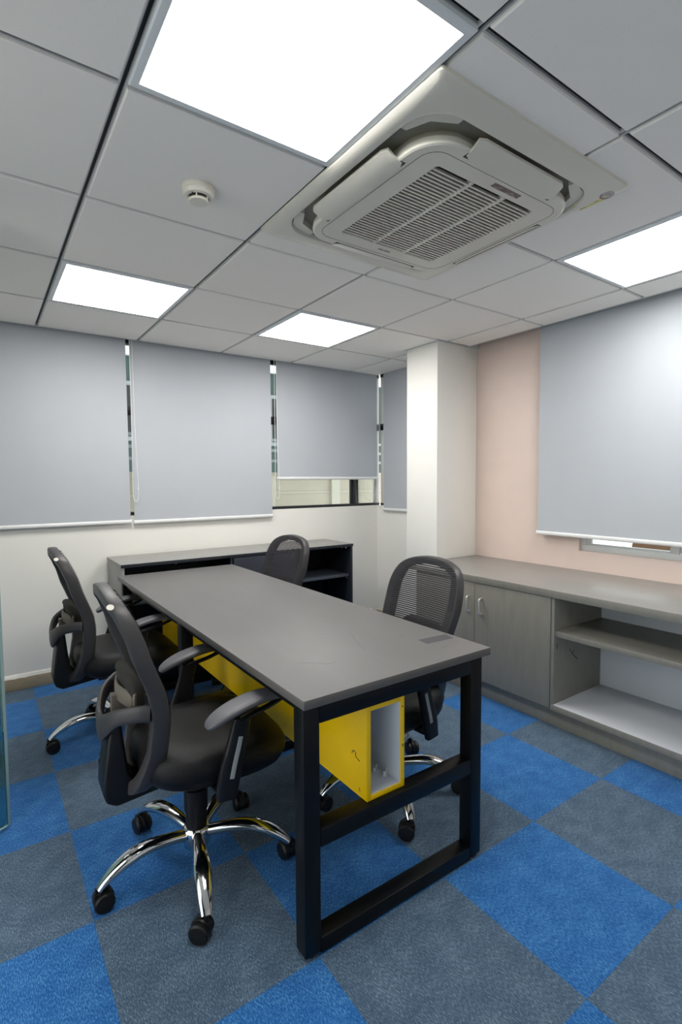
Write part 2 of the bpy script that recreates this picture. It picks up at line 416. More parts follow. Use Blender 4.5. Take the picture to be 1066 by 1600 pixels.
# ------------------------------------------------------------------ windows
def ribbon(name, x0, x1, z0, z1, n_axis, pos, mull, label):
    """black framed ribbon window; n_axis 'y' = in the back wall, 'x' = in the right wall"""
    root = struct(link(name, None), label)
    def bx(nm, a0, a1, d0, d1, h0, h1, mt):
        e = (a0, a1, pos+d0, pos+d1, h0, h1) if n_axis == 'y' else (pos+d0, pos+d1, a0, a1, h0, h1)
        return box(nm, e, mt, root, .001)
    bx('bottom_rail', x0, x1, 0, .06, z0, z0+.022, M_BLACKF); bx('top_rail', x0, x1, 0, .06, z1-.03, z1, M_BLACKF)
    bx('transom', x0, x1, -.002, .062, 1.795, 1.855, M_BLACKF)
    ms = [x0+.02] + mull + [x1-.02]
    for q in ms: bx('mullion', q-.018, q+.018, .004, .056, z0+.022, z1-.03, M_ALUF if q in (ms[0], ms[-1]) else M_BLACKF)
    for p, q in zip(ms, ms[1:]):
        bx('pane', p+.018, q-.018, .026, .032, z0+.022, 1.795, M_GLASS); bx('pane', p+.018, q-.018, .026, .032, 1.855, z1-.03, M_GLASS)
    return root
ribbon('window_1', XL, XR+.05, WZ, 2.32, 'y', YB+.03, [.32, 1.5, 2.86], 'black framed ribbon window behind the three grey roller blinds')
ribbon('window_2', PY1, YB-.01, WZ, 2.32, 'x', XR+.03, [], 'narrow black framed window between column and room corner')
w3 = struct(link('window_3', None), 'grey aluminium sliding window below the blind on the pink wall')
X3 = XR+.03
for nm, e in (('window_frame', (X3, X3+.07, W3Y0, W3Y1, W3Z0, W3Z0+.035)), ('window_frame', (X3, X3+.07, W3Y0, W3Y1, W3Z1-.035, W3Z1)),
              ('window_frame', (X3, X3+.07, W3Y1-.03, W3Y1, W3Z0+.035, W3Z1-.035)), ('window_frame', (X3, X3+.07, W3Y0, W3Y0+.03, W3Z0+.035, W3Z1-.035)),
              ('sash', (X3+.006, X3+.03, 1.245, 1.29, W3Z0+.035, W3Z1-.035)), ('sash', (X3+.032, X3+.056, 1.20, 1.245, W3Z0+.035, W3Z1-.035)),
              ('sash', (X3+.006, X3+.03, 1.29, W3Y1-.03, W3Z0+.032, W3Z0+.048)), ('sash', (X3+.006, X3+.03, 1.745, 1.775, W3Z0+.048, W3Z1-.035)),
              ('sash', (X3+.032, X3+.056, W3Y0+.03, 1.20, W3Z0+.032, W3Z0+.048))):
    box(nm, e, M_ALUF, w3, .002)
box('pane', (X3+.015, X3+.02, 1.29, 1.745, W3Z0+.048, W3Z1-.035), M_GLASS, w3, 0)
box('pane', (X3+.042, X3+.047, W3Y0+.03, 1.20, W3Z0+.048, W3Z1-.035), M_GLASS, w3, 0)
# glass door leaf standing ajar, only its free edge shows
dx, dy = -.88, -.47
gd = struct(link('door_1', None, None, (.046, 2.30, 0), (0, 0, math.atan2(dy, dx))), 'frameless green tinted glass door standing ajar')
MB().box(.012, .85, -.006, .006, .012, 2.2).build('door_glass', M_DOORG, gd)
MB().box(0, .012, -.006, .006, .012, 2.2).build('door_edge', M_DOORE, gd, bevel=.002)
MB().box(.70, .85, -.012, .012, .004, .10).build('floor_hinge', M_STEEL, gd, bevel=.002)

# ------------------------------------------------------------------ roller blinds
def blind(label, axis, pos, a0, a1, zb, cord=None, cord_z=1.18, bulge=.004):
    """axis 'y': hangs in plane y=pos from x=a0..a1 ; axis 'x': in plane x=pos from y=a0..a1"""
    c = (a0+a1)/2; hw = (a1-a0)/2
    root = thing('roller_blind', (c, pos, zb) if axis == 'y' else (pos, c, zb), 0 if axis == 'y' else PI/2, label, 'blind', 'grey roller blinds')
    # local: X along the width, -Y toward the room (axis y); for axis x the rotated local +Y is world -X
    sg = -1 if axis == 'y' else 1
    zt = 2.345-zb; nx, nz = 24, 20; fr, bk = [], []
    for i in range(nz+1):
        z = zt*i/nz
        for j in range(nx+1):
            x = -hw+2*hw*j/nx
            k = (1-i/nz)*bulge*(math.sin(x*5+zb*7)+.6*math.sin(x*13+z*3))*min(1, i/3)
            fr.append((x, sg*(.0006)+k, z)); bk.append((x, -sg*.0006+k, z))
    f = MB(); W = nx+1; n = len(fr); fs = []
    for i in range(nz):
        for j in range(nx):
            q = (i*W+j, i*W+j+1, (i+1)*W+j+1, (i+1)*W+j); fs.append(q); fs.append(tuple(v+n for v in q[::-1]))
    f.add(fr+bk, fs); f.build('fabric', M_BLIND, root)
    b = MB(); b.sweep([(-hw, 0, -.008), (hw, 0, -.008)], (.009, .013), n=12, exp=2.6); b.build('bottom_bar', M_ALU, root, angle=50)
    for s_ in (-1, 1):
        MB().sweep([(s_*hw, 0, -.008), (s_*(hw+.004), 0, -.008)], (.010, .014), n=12, exp=2.6).build('end_cap', M_CORD, root)
    MB().lathe([(.018, -hw), (.018, hw)], (0, 0, zt+.0), 16, 'X').build('roller_tube', M_ALU, root)
    if cord is not None:
        x = cord; zl = cord_z-zb; o = sg*.022
        path = spline([(x-.012, o, zt-.01), (x-.012, o, zl+.5), (x-.015, o, zl+.1), (x-.011, o, zl+.02), (x+.004, o, zl), (x+.02, o, zl+.025), (x+.021, o, zl+.12), (x+.010, o, zl+.55), (x+.006, o, zt-.01)], 60)
        ch = MB(); ch.sweep(path, (.0018, .0018), n=6, up=(0, 1, 0)); ch.build('bead_chain', M_CORD, root)
        MB().lathe([(.001, -.008), (.004, -.006), (.004, .006), (.001, .008)], (x+.02, o, zl+.09), 8).build('chain_joiner', M_CORD, root)
    return root
BY = 3.812
blind('long grey roller blind over the ribbon window, beyond the chair near the glass door', 'y', BY, XL+.02, .862, 1.052)
blind('long grey roller blind between the other two blinds of the ribbon window', 'y', BY, .888, 1.975, 1.046, cord=-.537, cord_z=1.185)
blind('shorter grey roller blind, raised to show glass above the sill', 'y', BY, 2.027, 3.085, 1.352, cord=-.545, cord_z=1.175)
blind('narrow grey roller blind between white column and room corner', 'x', 3.088, PY1+.0, 3.715, 1.062)
blind('wide grey roller blind over the sliding window on the pink wall', 'x', 3.062, .25, 2.072, .975, bulge=.006)

# ------------------------------------------------------------------ cassette air conditioner
ax, ay, ahx, ahy = AC
ac = thing('air_conditioner', (ax, ay, ZC), 0, 'ivory four-way cassette air conditioner set in the ceiling', 'air conditioner')
def ring_at(hx, hy, r_, z, n=8): return [(x, y, z) for x, y in rrect(hx, hy, r_, n)]
OH, OV = .395, .402
t = MB(); t.rings([ring_at(ahx, ahy, .012, 0), ring_at(ahx, ahy, .012, -.010), ring_at(ahx-.012, ahy-.012, .012, -.018),
                   ring_at(OH+.012, OV+.012, .125, -.024), ring_at(OH, OV, .115, -.022), ring_at(OH-.004, OV-.004, .112, -.008), ring_at(OH-.006, OV-.006, .11, .04)], caps=False)
t.build('cover_panel', M_AC, ac, angle=30)
t = MB(); t.rings([ring_at(OH-.005, OV-.005, .11, .10), ring_at(OH-.005, OV-.005, .11, .012), ring_at(.30, .32, .08, .012)], caps=True); t.build('duct_recess', M_ACR, ac)
# centre panel with an opening for the grille
IX, IY, FZ, gx, gy = .022, .006, -.044, .234, .248
def iring(hx, hy, r_, z, n=8): return [(x+IX, y+IY, z) for x, y in rrect(hx, hy, r_, n)]
t = MB(); t.rings([iring(.330, .330, .12, .012), iring(.350, .350, .115, -.020), iring(.352, .352, .115, FZ+.008), iring(.350, .350, .113, FZ+.003), iring(.345, .345, .110, FZ),
                   iring(gx+.004, gy+.004, .012, FZ), iring(gx+.002, gy+.002, .012, FZ+.004), iring(gx+.002, gy+.002, .012, FZ+.026)], caps=False)
cp = t.build('centre_panel', M_AC, ac, angle=16)
# corner ducts
for sx in (-1, 1):
    for sy in (-1, 1):
        pts = [(sx*(x), sy*(y)) for x, y in [(OH-.006, OV-.13), (OH-.012, OV-.085), (OH-.03, OV-.045), (OH-.055, OV-.022), (OH-.10, OV-.010), (OH-.13, OV-.006), (OH-.13, OV-.03), (OH-.06, OV-.065), (OH-.03, OV-.13)]]
        MB().prism(pts, -.012, .02).build('corner_duct', M_AC, ac, smooth=False)
# louvre flaps along the four edges of the centre panel
def flap(L, d_in, d_out, rz, off):
    zz = lambda q: FZ-.003+.018*q**1.8
    def prof(x, sh):
        k = 1-max(0, (abs(x)-L+.02)/.02)*.30
        return [(x, d_in+(d_out-d_in)*q*k+(1-k)*.5*(d_out-d_in), zz(q)) for q in (0, .3, .6, .85, 1)] + [(x, d_in+(d_out-d_in)*q*k+(1-k)*.5*(d_out-d_in), zz(q)+.008) for q in (1, .5, 0)]
    xs_ = [-L, -L+.01, -L+.02, -L*.5, 0, L*.5, L-.02, L-.01, L]
    R = Matrix.Rotation(rz, 4, 'Z')
    t = MB(); t.rings([[tuple(R @ Vector(p)) for p in prof(x, 0)] for x in xs_]); t.v = [(x+IX, y+off, z) for x, y, z in t.v]
    t.build('louvre_flap', M_AC, ac, angle=40)
    g = MB(); g.box(-L-.003, L+.003, d_in-.002, .345, FZ-.0005, FZ+.004); g.v = [tuple(R @ Vector(p)) for p in g.v]; g.v = [(x+IX, y+off, z) for x, y, z in g.v]
    g.build('flap_gap', M_ACD, ac, smooth=False)
for rz, d1 in ((0, .384), (PI/2, .400), (PI, .393), (-PI/2, .368)): flap(.205, .326, d1, rz, IY)
# intake grille: door seam, dark filter, slats along x, two ribs along y
t = MB(); t.rings([iring(.312, .309, .06, FZ-.0001), iring(.3103, .3073, .0585, FZ-.0001), iring(.3103, .3073, .0585, FZ-.0005), iring(.312, .309, .06, FZ-.0005)], closed=True); t.build('grille_seam', M_ACF, ac, smooth=False)
MB().box(IX-gx-.01, IX+gx+.01, IY-gy-.01, IY+gy+.01, FZ+.016, FZ+.024).build('filter', M_ACD, ac, smooth=False)
NS = 31; sl = MB(); sl.rings([[(q, -.0040, 0), (q, .0030, 0), (q, .0062, .014), (q, .0030, .014)] for q in (-gx-.002, gx+.002)]); sl = sl.mesh('grille_slat', M_AC, smooth=False)
for i in range(1, NS): link('grille_slat', sl, ac, (IX, IY-gy+2*gy*i/NS, FZ))
for x in (IX-.078, IX+.078): MB().box(x-.005, x+.005, IY-gy-.003, IY+gy+.003, FZ-.0008, FZ+.015).build('grille_rib', M_AC, ac)
gz2 = FZ-.0002
# stickers
st = MB().box(.001, .134, -.287, -.266, gz2-.0003, gz2).build('type_label', M_LBL, ac, smooth=False)
for (x0, y0, x1, y1) in ((.012, -.271, .046, -.280), (.073, -.269, .100, -.280), (.100, -.274, .122, -.269)):
    MB().sweep([(x0, y0, gz2-.0005), ((x0+x1)/2, (y0+y1)/2+.003, gz2-.0005), (x1, y1, gz2-.0005)], (.0018, .0002), n=4).build('label_print', M_LBLW, st)
es = MB(); es.box(.372, .4, -.40, -.30, -.0262, -.0255)
es = MB().box(.388, .428, -.418, -.318, -.0212, -.0172).build('energy_label', M_LBLY, ac, smooth=False)
MB().lathe([(.001, 0), (.024, 0), (.024, .0004)], (.408, -.425, -.0216), 20).build('label_print', M_LBLW, es)
for k, (mt, r0, r1, a0, a1) in enumerate(((M_LBLP, .017, .022, .2, 1.3), (M_LBLR, .017, .022, 1.3, 2.2), (M_LBLP, .017, .022, 2.2, 2.95), (M_LBLY, .006, .014, .3, 1.6), (M_LBLP, .010, .012, 3.3, 5.6))):
    seg = [(a0+(a1-a0)*i/8) for i in range(9)]; t = MB()
    t.rings([[(.408+r0*math.cos(q), -.425+r0*math.sin(q), -.0218), (.408+r1*math.cos(q), -.425+r1*math.sin(q), -.0218), (.408+r1*math.cos(q), -.425+r1*math.sin(q), -.0216), (.408+r0*math.cos(q), -.425+r0*math.sin(q), -.0216)] for q in seg]); t.build('label_print', mt, es, smooth=False)
for e_ in ((.395, .421, -.345, -.325), (.399, .405, -.395, -.355), (.411, .417, -.39, -.36)): MB().box(*e_, -.0215, -.0211).build('label_print', M_LBLG, es, smooth=False)
def text(name, body, size, mt, parent, loc, rot, bold=0.):
    cu = bpy.data.curves.new(name, 'FONT'); cu.body = body; cu.size = size; cu.align_x = 'CENTER'; cu.align_y = 'CENTER'; cu.extrude = .0002; cu.offset = bold; cu.resolution_u = 3
    o = bpy.data.objects.new(name, cu); COL.objects.link(o); dg = bpy.context.evaluated_depsgraph_get()
    me = bpy.data.meshes.new_from_object(o.evaluated_get(dg)); bpy.data.objects.remove(o); me.materials.clear(); me.materials.append(mt)
    return link(name, me, parent, loc, rot)
text('brand_lettering', 'VOLTAS', .017, M_MARK, ac, (.018, .281, gz2-.0003), (PI, 0, PI), .0003)

# ------------------------------------------------------------------ smoke detector
sd = thing('smoke_detector', (.640, 1.735, ZC), 0, 'round ivory smoke detector on a ceiling tile', 'smoke detector')
MB().lathe([(.052, 0), (.053, -.006), (.052, -.016), (.0505, -.0165), (.0505, -.018), (.051, -.0185), (.046, -.030), (.036, -.033), (.034, -.030)], n=40).build('housing', M_IVORY, sd)
MB().lathe([(.030, -.030), (.030, -.040)], n=32).build('sensing_slot', M_ACD, sd)
for k in range(5):
    q = 2*PI*k/5+.4; MB().box(-.003, .003, -.002, .002, -.043, -.031).build('cage_rib', M_IVORY, sd, (.031*math.cos(q), .031*math.sin(q), 0), (0, 0, q))
MB().lathe([(.032, -.040), (.033, -.042), (.030, -.047), (.012, -.049), (.001, -.049)], n=32).build('cap', M_IVORY, sd)
MB().lathe([(.002, -.033), (.002, -.036)], (-.03, -.026, 0), 8).build('indicator', M_INK, sd)

# ------------------------------------------------------------------ desk
D = (.668, 1.412, 1.128, 3.335)
desk = thing('desk', ((D[0]+D[1])/2, (D[2]+D[3])/2, 0), 0, 'long grey desk on black square tube frames', 'desk')
ox, oy = -(D[0]+D[1])/2, -(D[2]+D[3])/2
def dpart(nm, mb, mt, **k):
    return mb.build(nm, mt, desk, (ox, oy, 0), **k)
tb_ = MB().box(D[0], D[1], D[2], D[3], .724, .75); tb_.m = [0, 0, 1, 1, 1, 1]
top = dpart('desktop', tb_, [M_DESK, M_DESKE], bevel=.0015)
PW = .052
def frame(y0, first):
    xa, xb = .679, 1.397
    for x in (xa, xb-PW): 
        dpart('leg', MB().box(x, x+PW, y0, y0+PW, .012, .724), M_BLACKM, bevel=.003)
        t = MB(); t.lathe([(.018, 0), (.02, .004), (.012, .013)], (x+PW/2, y0+PW/2, 0), 16); dpart('foot', t, M_PLASB)
    dpart('upper_rail', MB().box(xa+PW, xb-PW, y0, y0+PW, .664, .724), M_BLACKM, bevel=.003)
    dpart('lower_rail', MB().box(xa+PW, xb-PW, y0, y0+PW, .004, .050), M_BLACKM, bevel=.003)
    dpart('middle_rail', MB().box(xa+PW, xb-PW, y0, y0+PW, .312, .364), M_BLACKM, bevel=.003)
for k, y0 in enumerate((1.152, 2.165, 3.25)): frame(y0, k == 0)
for x in (.70, 1.34): dpart('long_rail', MB().box(x, x+.03, 1.204, 2.165, .684, .724), M_BLACKM, bevel=.002); dpart('long_rail', MB().box(x, x+.03, 2.217, 3.25, .684, .724), M_BLACKM, bevel=.002)
# marks on the desktop: dark rectangular patch, streaks and smudges
def decal_poly(nm, pts, z, mt, par, h=.0002):
    return MB().prism(pts, z, z+h).build(nm, mt, par, smooth=False)
decal_poly('stain_patch', [(1.262, 1.283), (1.387, 1.274), (1.398, 1.324), (1.268, 1.335)], .75, M_MARK, top)
def streak(nm, pts, wd, z, mt, par, up=(0, 0, 1)):
    return MB().sweep(pts, (wd, .0001), n=4, up=up).build(nm, mt, par, smooth=False)
for pts, wd in (([(1.131, 1.57), (1.102, 1.502), (1.07, 1.424), (1.05, 1.362)], .003), ([(1.12, 1.632), (1.13, 1.62)], .003), ([(1.03, 1.60), (1.047, 1.592)], .005),
                ([(1.17, 1.46), (1.182, 1.456)], .005), ([(1.225, 1.50), (1.265, 1.487)], .002), ([(.80, 1.38), (.842, 1.36), (.869, 1.32), (.90, 1.325)], .0025),
                ([(1.24, 1.41), (1.27, 1.40)], .003), ([(1.273, 1.222), (1.315, 1.228)], .005), ([(1.35, 1.232), (1.375, 1.24)], .004)):
    streak('smudge', [(x, y, .7502) for x, y in pts], wd, 0, M_SMUDGE, top)
for x in (.80, 1.27): dpart('chipped_spot', MB().box(x, x+.012, 1.1515, 1.1518, .716, .722), M_STEEL)

# yellow open trough carried on the middle rails
Y0, Y1 = 1.172, 3.262; tx0, tx1, tz0, tz1 = .908, 1.057, .365, .656
tr = thing('cable_trough', ((tx0+tx1)/2, (Y0+Y1)/2, tz0), 0, 'yellow laminate cable trough with white inside, lying under the desk', 'cable trough')
def tp(nm, e, mt): return MB().box(*e).build(nm, mt, tr, (-(tx0+tx1)/2, -(Y0+Y1)/2, -tz0), bevel=.0008)
TH = .016
tp('side_panel', (tx0, tx0+TH, Y0, Y1, tz0, tz1), M_YEL); tp('side_panel', (tx1-TH, tx1, Y0, Y1, tz0, tz1), M_YEL)
tp('bottom_panel', (tx0+TH, tx1-TH, Y0, Y1, tz0, tz0+TH), M_YEL); tp('top_panel', (tx0+TH, tx1-TH, Y0, Y1, tz1-TH, tz1), M_YEL)
tp('end_panel', (tx0+TH, tx1-TH, Y1-TH, Y1, tz0+TH, tz1-TH), M_YEL)
li = .0015
for e in ((tx0+TH, tx0+TH+li, Y0+.002, Y1-TH, tz0+TH, tz1-TH), (tx1-TH-li, tx1-TH, Y0+.002, Y1-TH, tz0+TH, tz1-TH),
          (tx0+TH+li, tx1-TH-li, Y0+.002, Y1-TH, tz0+TH, tz0+TH+li), (tx0+TH+li, tx1-TH-li, Y0+.002, Y1-TH, tz1-TH-li, tz1-TH)):
    tp('white_lining', e, M_WLAM)
# interior partition closing the mouth a little way in
tp('white_lining', (tx0+TH+li, tx1-TH-li, 1.62, 1.63, tz0+TH+li, tz1-TH-li), M_WLAM)
lx, ly, lz = -(tx0+tx1)/2, -(Y0+Y1)/2, -tz0
def tmark(pts, wd): MB().sweep([(tx0-.0001+lx, y+ly, z+lz) for y, z in pts], (wd, .0002), n=4, up=(1, 0, 0)).build('pen_mark', M_INK, tr, smooth=False)
tmark(spline([(1.246, .484), (1.243, .493), (1.234, .496), (1.226, .492), (1.229, .484), (1.218, .479), (1.206, .476)], 14), .0022)
tmark([(1.211, .392), (1.206, .382)], .002)
for (x, z) in ((tx1-.008, .622), (tx1-.008, .500), (tx1-.006, .495)): MB().lathe([(.001, 0), (.0035, 0), (.0035, -.0004)], (x+lx, Y0+ly, z+lz), 8, 'Y').build('screw_stain', mat('ochre_stain', (160, 120, 20), .5), tr)
# cable clips lying inside the mouth
def clip(loc, rz, label):
    t = MB(); path = spline([(.014, 0, .018), (.006, 0, .008), (0, 0, .004), (-.006, 0, .008), (-.014, 0, .018)], 12)
    t.sweep(path, [(.008-.005*abs(i-6)/6, .0022) for i in range(13)], n=8, up=(0, 1, 0)); t.box(-.008, .008, -.006, .006, 0, .004)
    o = t.build('cable_clip', M_CLIP, None, loc, (0, 0, rz)); tag(o, label, 'clip', 'cable clips in the trough')
zf = tz0+TH+li
clip((1.012, 1.262, zf), .5, 'white plastic cable clip lying deeper in the mouth of the yellow trough')
clip((1.026, 1.228, zf), .5, 'white plastic cable clip lying closer to the open end of the yellow trough')

# ------------------------------------------------------------------ dark open shelf unit under the ribbon window
sx0, sx1, sy0, sy1, sh = .703, 2.487, 3.39, 3.812, .808
su = thing('shelf_unit', ((sx0+sx1)/2, (sy0+sy1)/2, 0), 0, 'low dark shelf unit with grey top standing against the white wall', 'shelf unit')
def sp(nm, e, mt, **k): return MB().box(*e).build(nm, mt, su, (-(sx0+sx1)/2, -(sy0+sy1)/2, 0), bevel=.001, **k)
sp('top_board', (sx0-.004, sx1+.004, sy0-.004, sy1, sh-.022, sh), M_SHELFG)
sp('front_lipping', (sx0-.004, sx1+.004, sy0-.0055, sy0-.0045, sh-.021, sh-.001), M_SHELFB)
sp('side_panel', (sx0, sx0+.018, sy0, sy1, 0, sh-.022), M_SHELFG); sp('side_panel', (sx1-.018, sx1, sy0, sy1, 0, sh-.022), M_SHELFB)
sp('back_panel', (sx0+.018, sx1-.018, sy1-.012, sy1, .06, sh-.022), M_SHELFB)
sp('plinth', (sx0+.018, sx1-.018, sy0+.03, sy0+.046, 0, .06), M_SHELFB)
sp('bottom_board', (sx0+.018, sx1-.018, sy0+.002, sy1-.012, .06, .078), M_SHELFB)
for x in (1.425, 1.955): sp('divider', (x, x+.018, sy0+.002, sy1-.012, .078, sh-.022), M_SHELFB)
for a_, b_ in ((sx0+.018, 1.425), (1.973, sx1-.018)): sp('shelf', (a_, b_, sy0+.03, sy1-.012, .535, .553), M_SHELFM)
M_DOORD = mat('dark_blue_grey_laminate', (40, 45, 55), .4, var=.1, vscale=50)
dr = sp('door', (1.445, 1.953, sy0-.014, sy0+.001, .066, sh-.026), M_DOORD)
MB().sweep([(1.49, sy0-.014, .56), (1.49, sy0-.04, .565), (1.49, sy0-.04, .655), (1.49, sy0-.014, .66)], (.004, .004), n=8, up=(1, 0, 0)).build('handle', M_STEEL, dr)
for (x, z) in ((2.440, .775), (2.40, .782), (2.445, .528), (1.05, .782)): MB().lathe([(.001, -.006), (.005, -.006), (.005, .004)], (x-(sx0+sx1)/2, sy0+.012-(sy0+sy1)/2+.02, z), 8, 'Y').build('shelf_pin', M_CHROME, su)

# ------------------------------------------------------------------ grey credenza along the pink wall
cx0, cx1, cy0, cy1, chh = 2.43, 3.108, .35, 2.636, .745
cr = thing('credenza', ((cx0+cx1)/2, (cy0+cy1)/2, 0), 0, 'long low grey credenza with doors and open shelf, along the pink wall', 'credenza')
def cp_(nm, e, mt, par=None, **k):
    return MB().box(*e).build(nm, mt, par or cr, (-(cx0+cx1)/2, -(cy0+cy1)/2, 0), **({'bevel': .0012} | k))
cyd, cym, cye = 1.558, 2.066, 2.575             # right edge of right door, meeting of doors, left end of doors
tpb = cp_('top_board', (cx0-.006, cx1, cy0, cy1, chh-.040, chh), [M_CREDT], bevel=.002)
cp_('front_edging', (cx0-.0075, cx0-.0058, cy0, cy1, chh-.0395, chh-.001), M_CRED)
cp_('plinth', (cx0+.048, cx0+.066, cy0+.02, cye, 0, .103), M_CRED)
cp_('side_panel', (cx0+.02, cx1, cye-.018, cye, .0, chh-.040), M_CRED); cp_('side_panel', (cx0+.02, cx1, cy0, cy0+.018, 0, chh-.040), M_CRED)
cp_('divider', (cx0+.004, cx1, cyd-.020, cyd-.002, .133, chh-.040), M_CRED)
cp_('bottom_board', (cx0+.004, cx1, cy0+.018, cyd-.002, .103, .133), M_CRED)
cp_('white_liner', (cx0+.0045, 2.90, cy0+.018, cyd-.020, .133, .1345), M_WLAM)
cp_('back_panel', (2.900, 2.912, cy0+.018, cyd-.020, .1345, chh-.040), M_WLAM)
cp_('bottom_board', (cx0+.02, cx1, cyd-.002, cye-.018, .103, .121), M_CRED)
sf = cp_('shelf', (cx0+.012, 2.900, cy0+.018, cyd-.020, .498, .528), M_CRED, bevel=.002)
for a_, b_, hs in ((cyd+.001, cym-.002, cym-.055), (cym+.001, cye-.001, cym+.040)):
    dr = cp_('door', (cx0+.000, cx0+.018, a_, b_, .112, chh-.043), M_CRED)
    pth = spline([(cx0, hs, .52), (cx0-.022, hs, .524), (cx0-.027, hs, .54), (cx0-.027, hs, .595), (cx0-.022, hs, .611), (cx0, hs, .615)], 20)
    MB().sweep(pth, (.006, .0055), n=10, up=(0, 1, 0)).build('handle', M_STEEL, dr)
cp_('door_edging', (cx0+.0002, cx0+.0182, cyd+.0002, cyd+.0009, .113, chh-.044), M_SHELFG)
# pencil marks on the divider face and door
def cmark(pts, wd, mt=M_INK): MB().sweep([(x-(cx0+cx1)/2, cyd-.0203-(cy0+cy1)/2, z) for x, z in pts], (wd, .0002), n=4, up=(0, 1, 0)).build('pen_mark', mt, cr, smooth=False)
q8 = lambda cx_, cz_, r_: [(cx_+r_*math.cos(2*PI*i/10), cz_+r_*math.sin(2*PI*i/10)) for i in range(11)]
cmark(q8(2.462, .452, .008), .0016); cmark(q8(2.463, .438, .008), .0016)
cmark([(2.585, .405), (2.60, .385), (2.612, .370), (2.66, .335)], .003, M_BLACKM); cmark([(2.612, .370), (2.625, .392)], .003, M_BLACKM)
cmark([(2.60, .32), (2.604, .318)], .002, M_BLACKM)

# ------------------------------------------------------------------ office chairs
FRONT = [(0.345, -0.18), (0.356, -0.174), (0.4, -0.159), (0.457, -0.143), (0.51, -0.131), (0.604, -0.125), (0.643, -0.126), (0.7, -0.134), (0.745, -0.151), (0.81, -0.175), (0.88, -0.195), (0.93, -0.214), (0.963, -0.228), (0.985, -0.24), (1.01, -0.252)]
def chair_parts(root):
    # --- five star base
    arm = MB(); pr = spline([(.036, .118, .020, .018), (.10, .130, .022, .018), (.16, .136, .025, .018), (.215, .130, .029, .017), (.262, .110, .025, .015), (.298, .086, .020, .012), (.316, .068, .017, .010)], 22)
    arm.sweep([(p[0], 0, p[1]) for p in pr], [(p[2], p[3]) for p in pr], n=14, exp=2.3)
    arm = arm.mesh('base_leg', M_CHROME, angle=60)
    hood = MB(); hood.lathe([(.0285, -.010), (.0315, -.004), (.0315, .004), (.0285, .010)], (0, 0, .034), 20, 'Y')
    hood.lathe([(.007, .046), (.007, .074)], (.018, 0, 0), 10); hood.box(.004, .028, -.013, .013, .036, .058)
    hood = hood.mesh('caster', M_PLASB, bevel=.0)
    whl = MB(); whl.lathe([(.004, .0), (.027, .0), (.0305, .003), (.0305, .013), (.026, .018), (.012, .0195), (.001, .0195)], (0, .010, .0307), 22, 'Y'); whl = whl.mesh('wheel', M_PLASB)
    return arm, hood, whl
ARM_ME, HOOD_ME, WHEEL_ME = chair_parts(None)
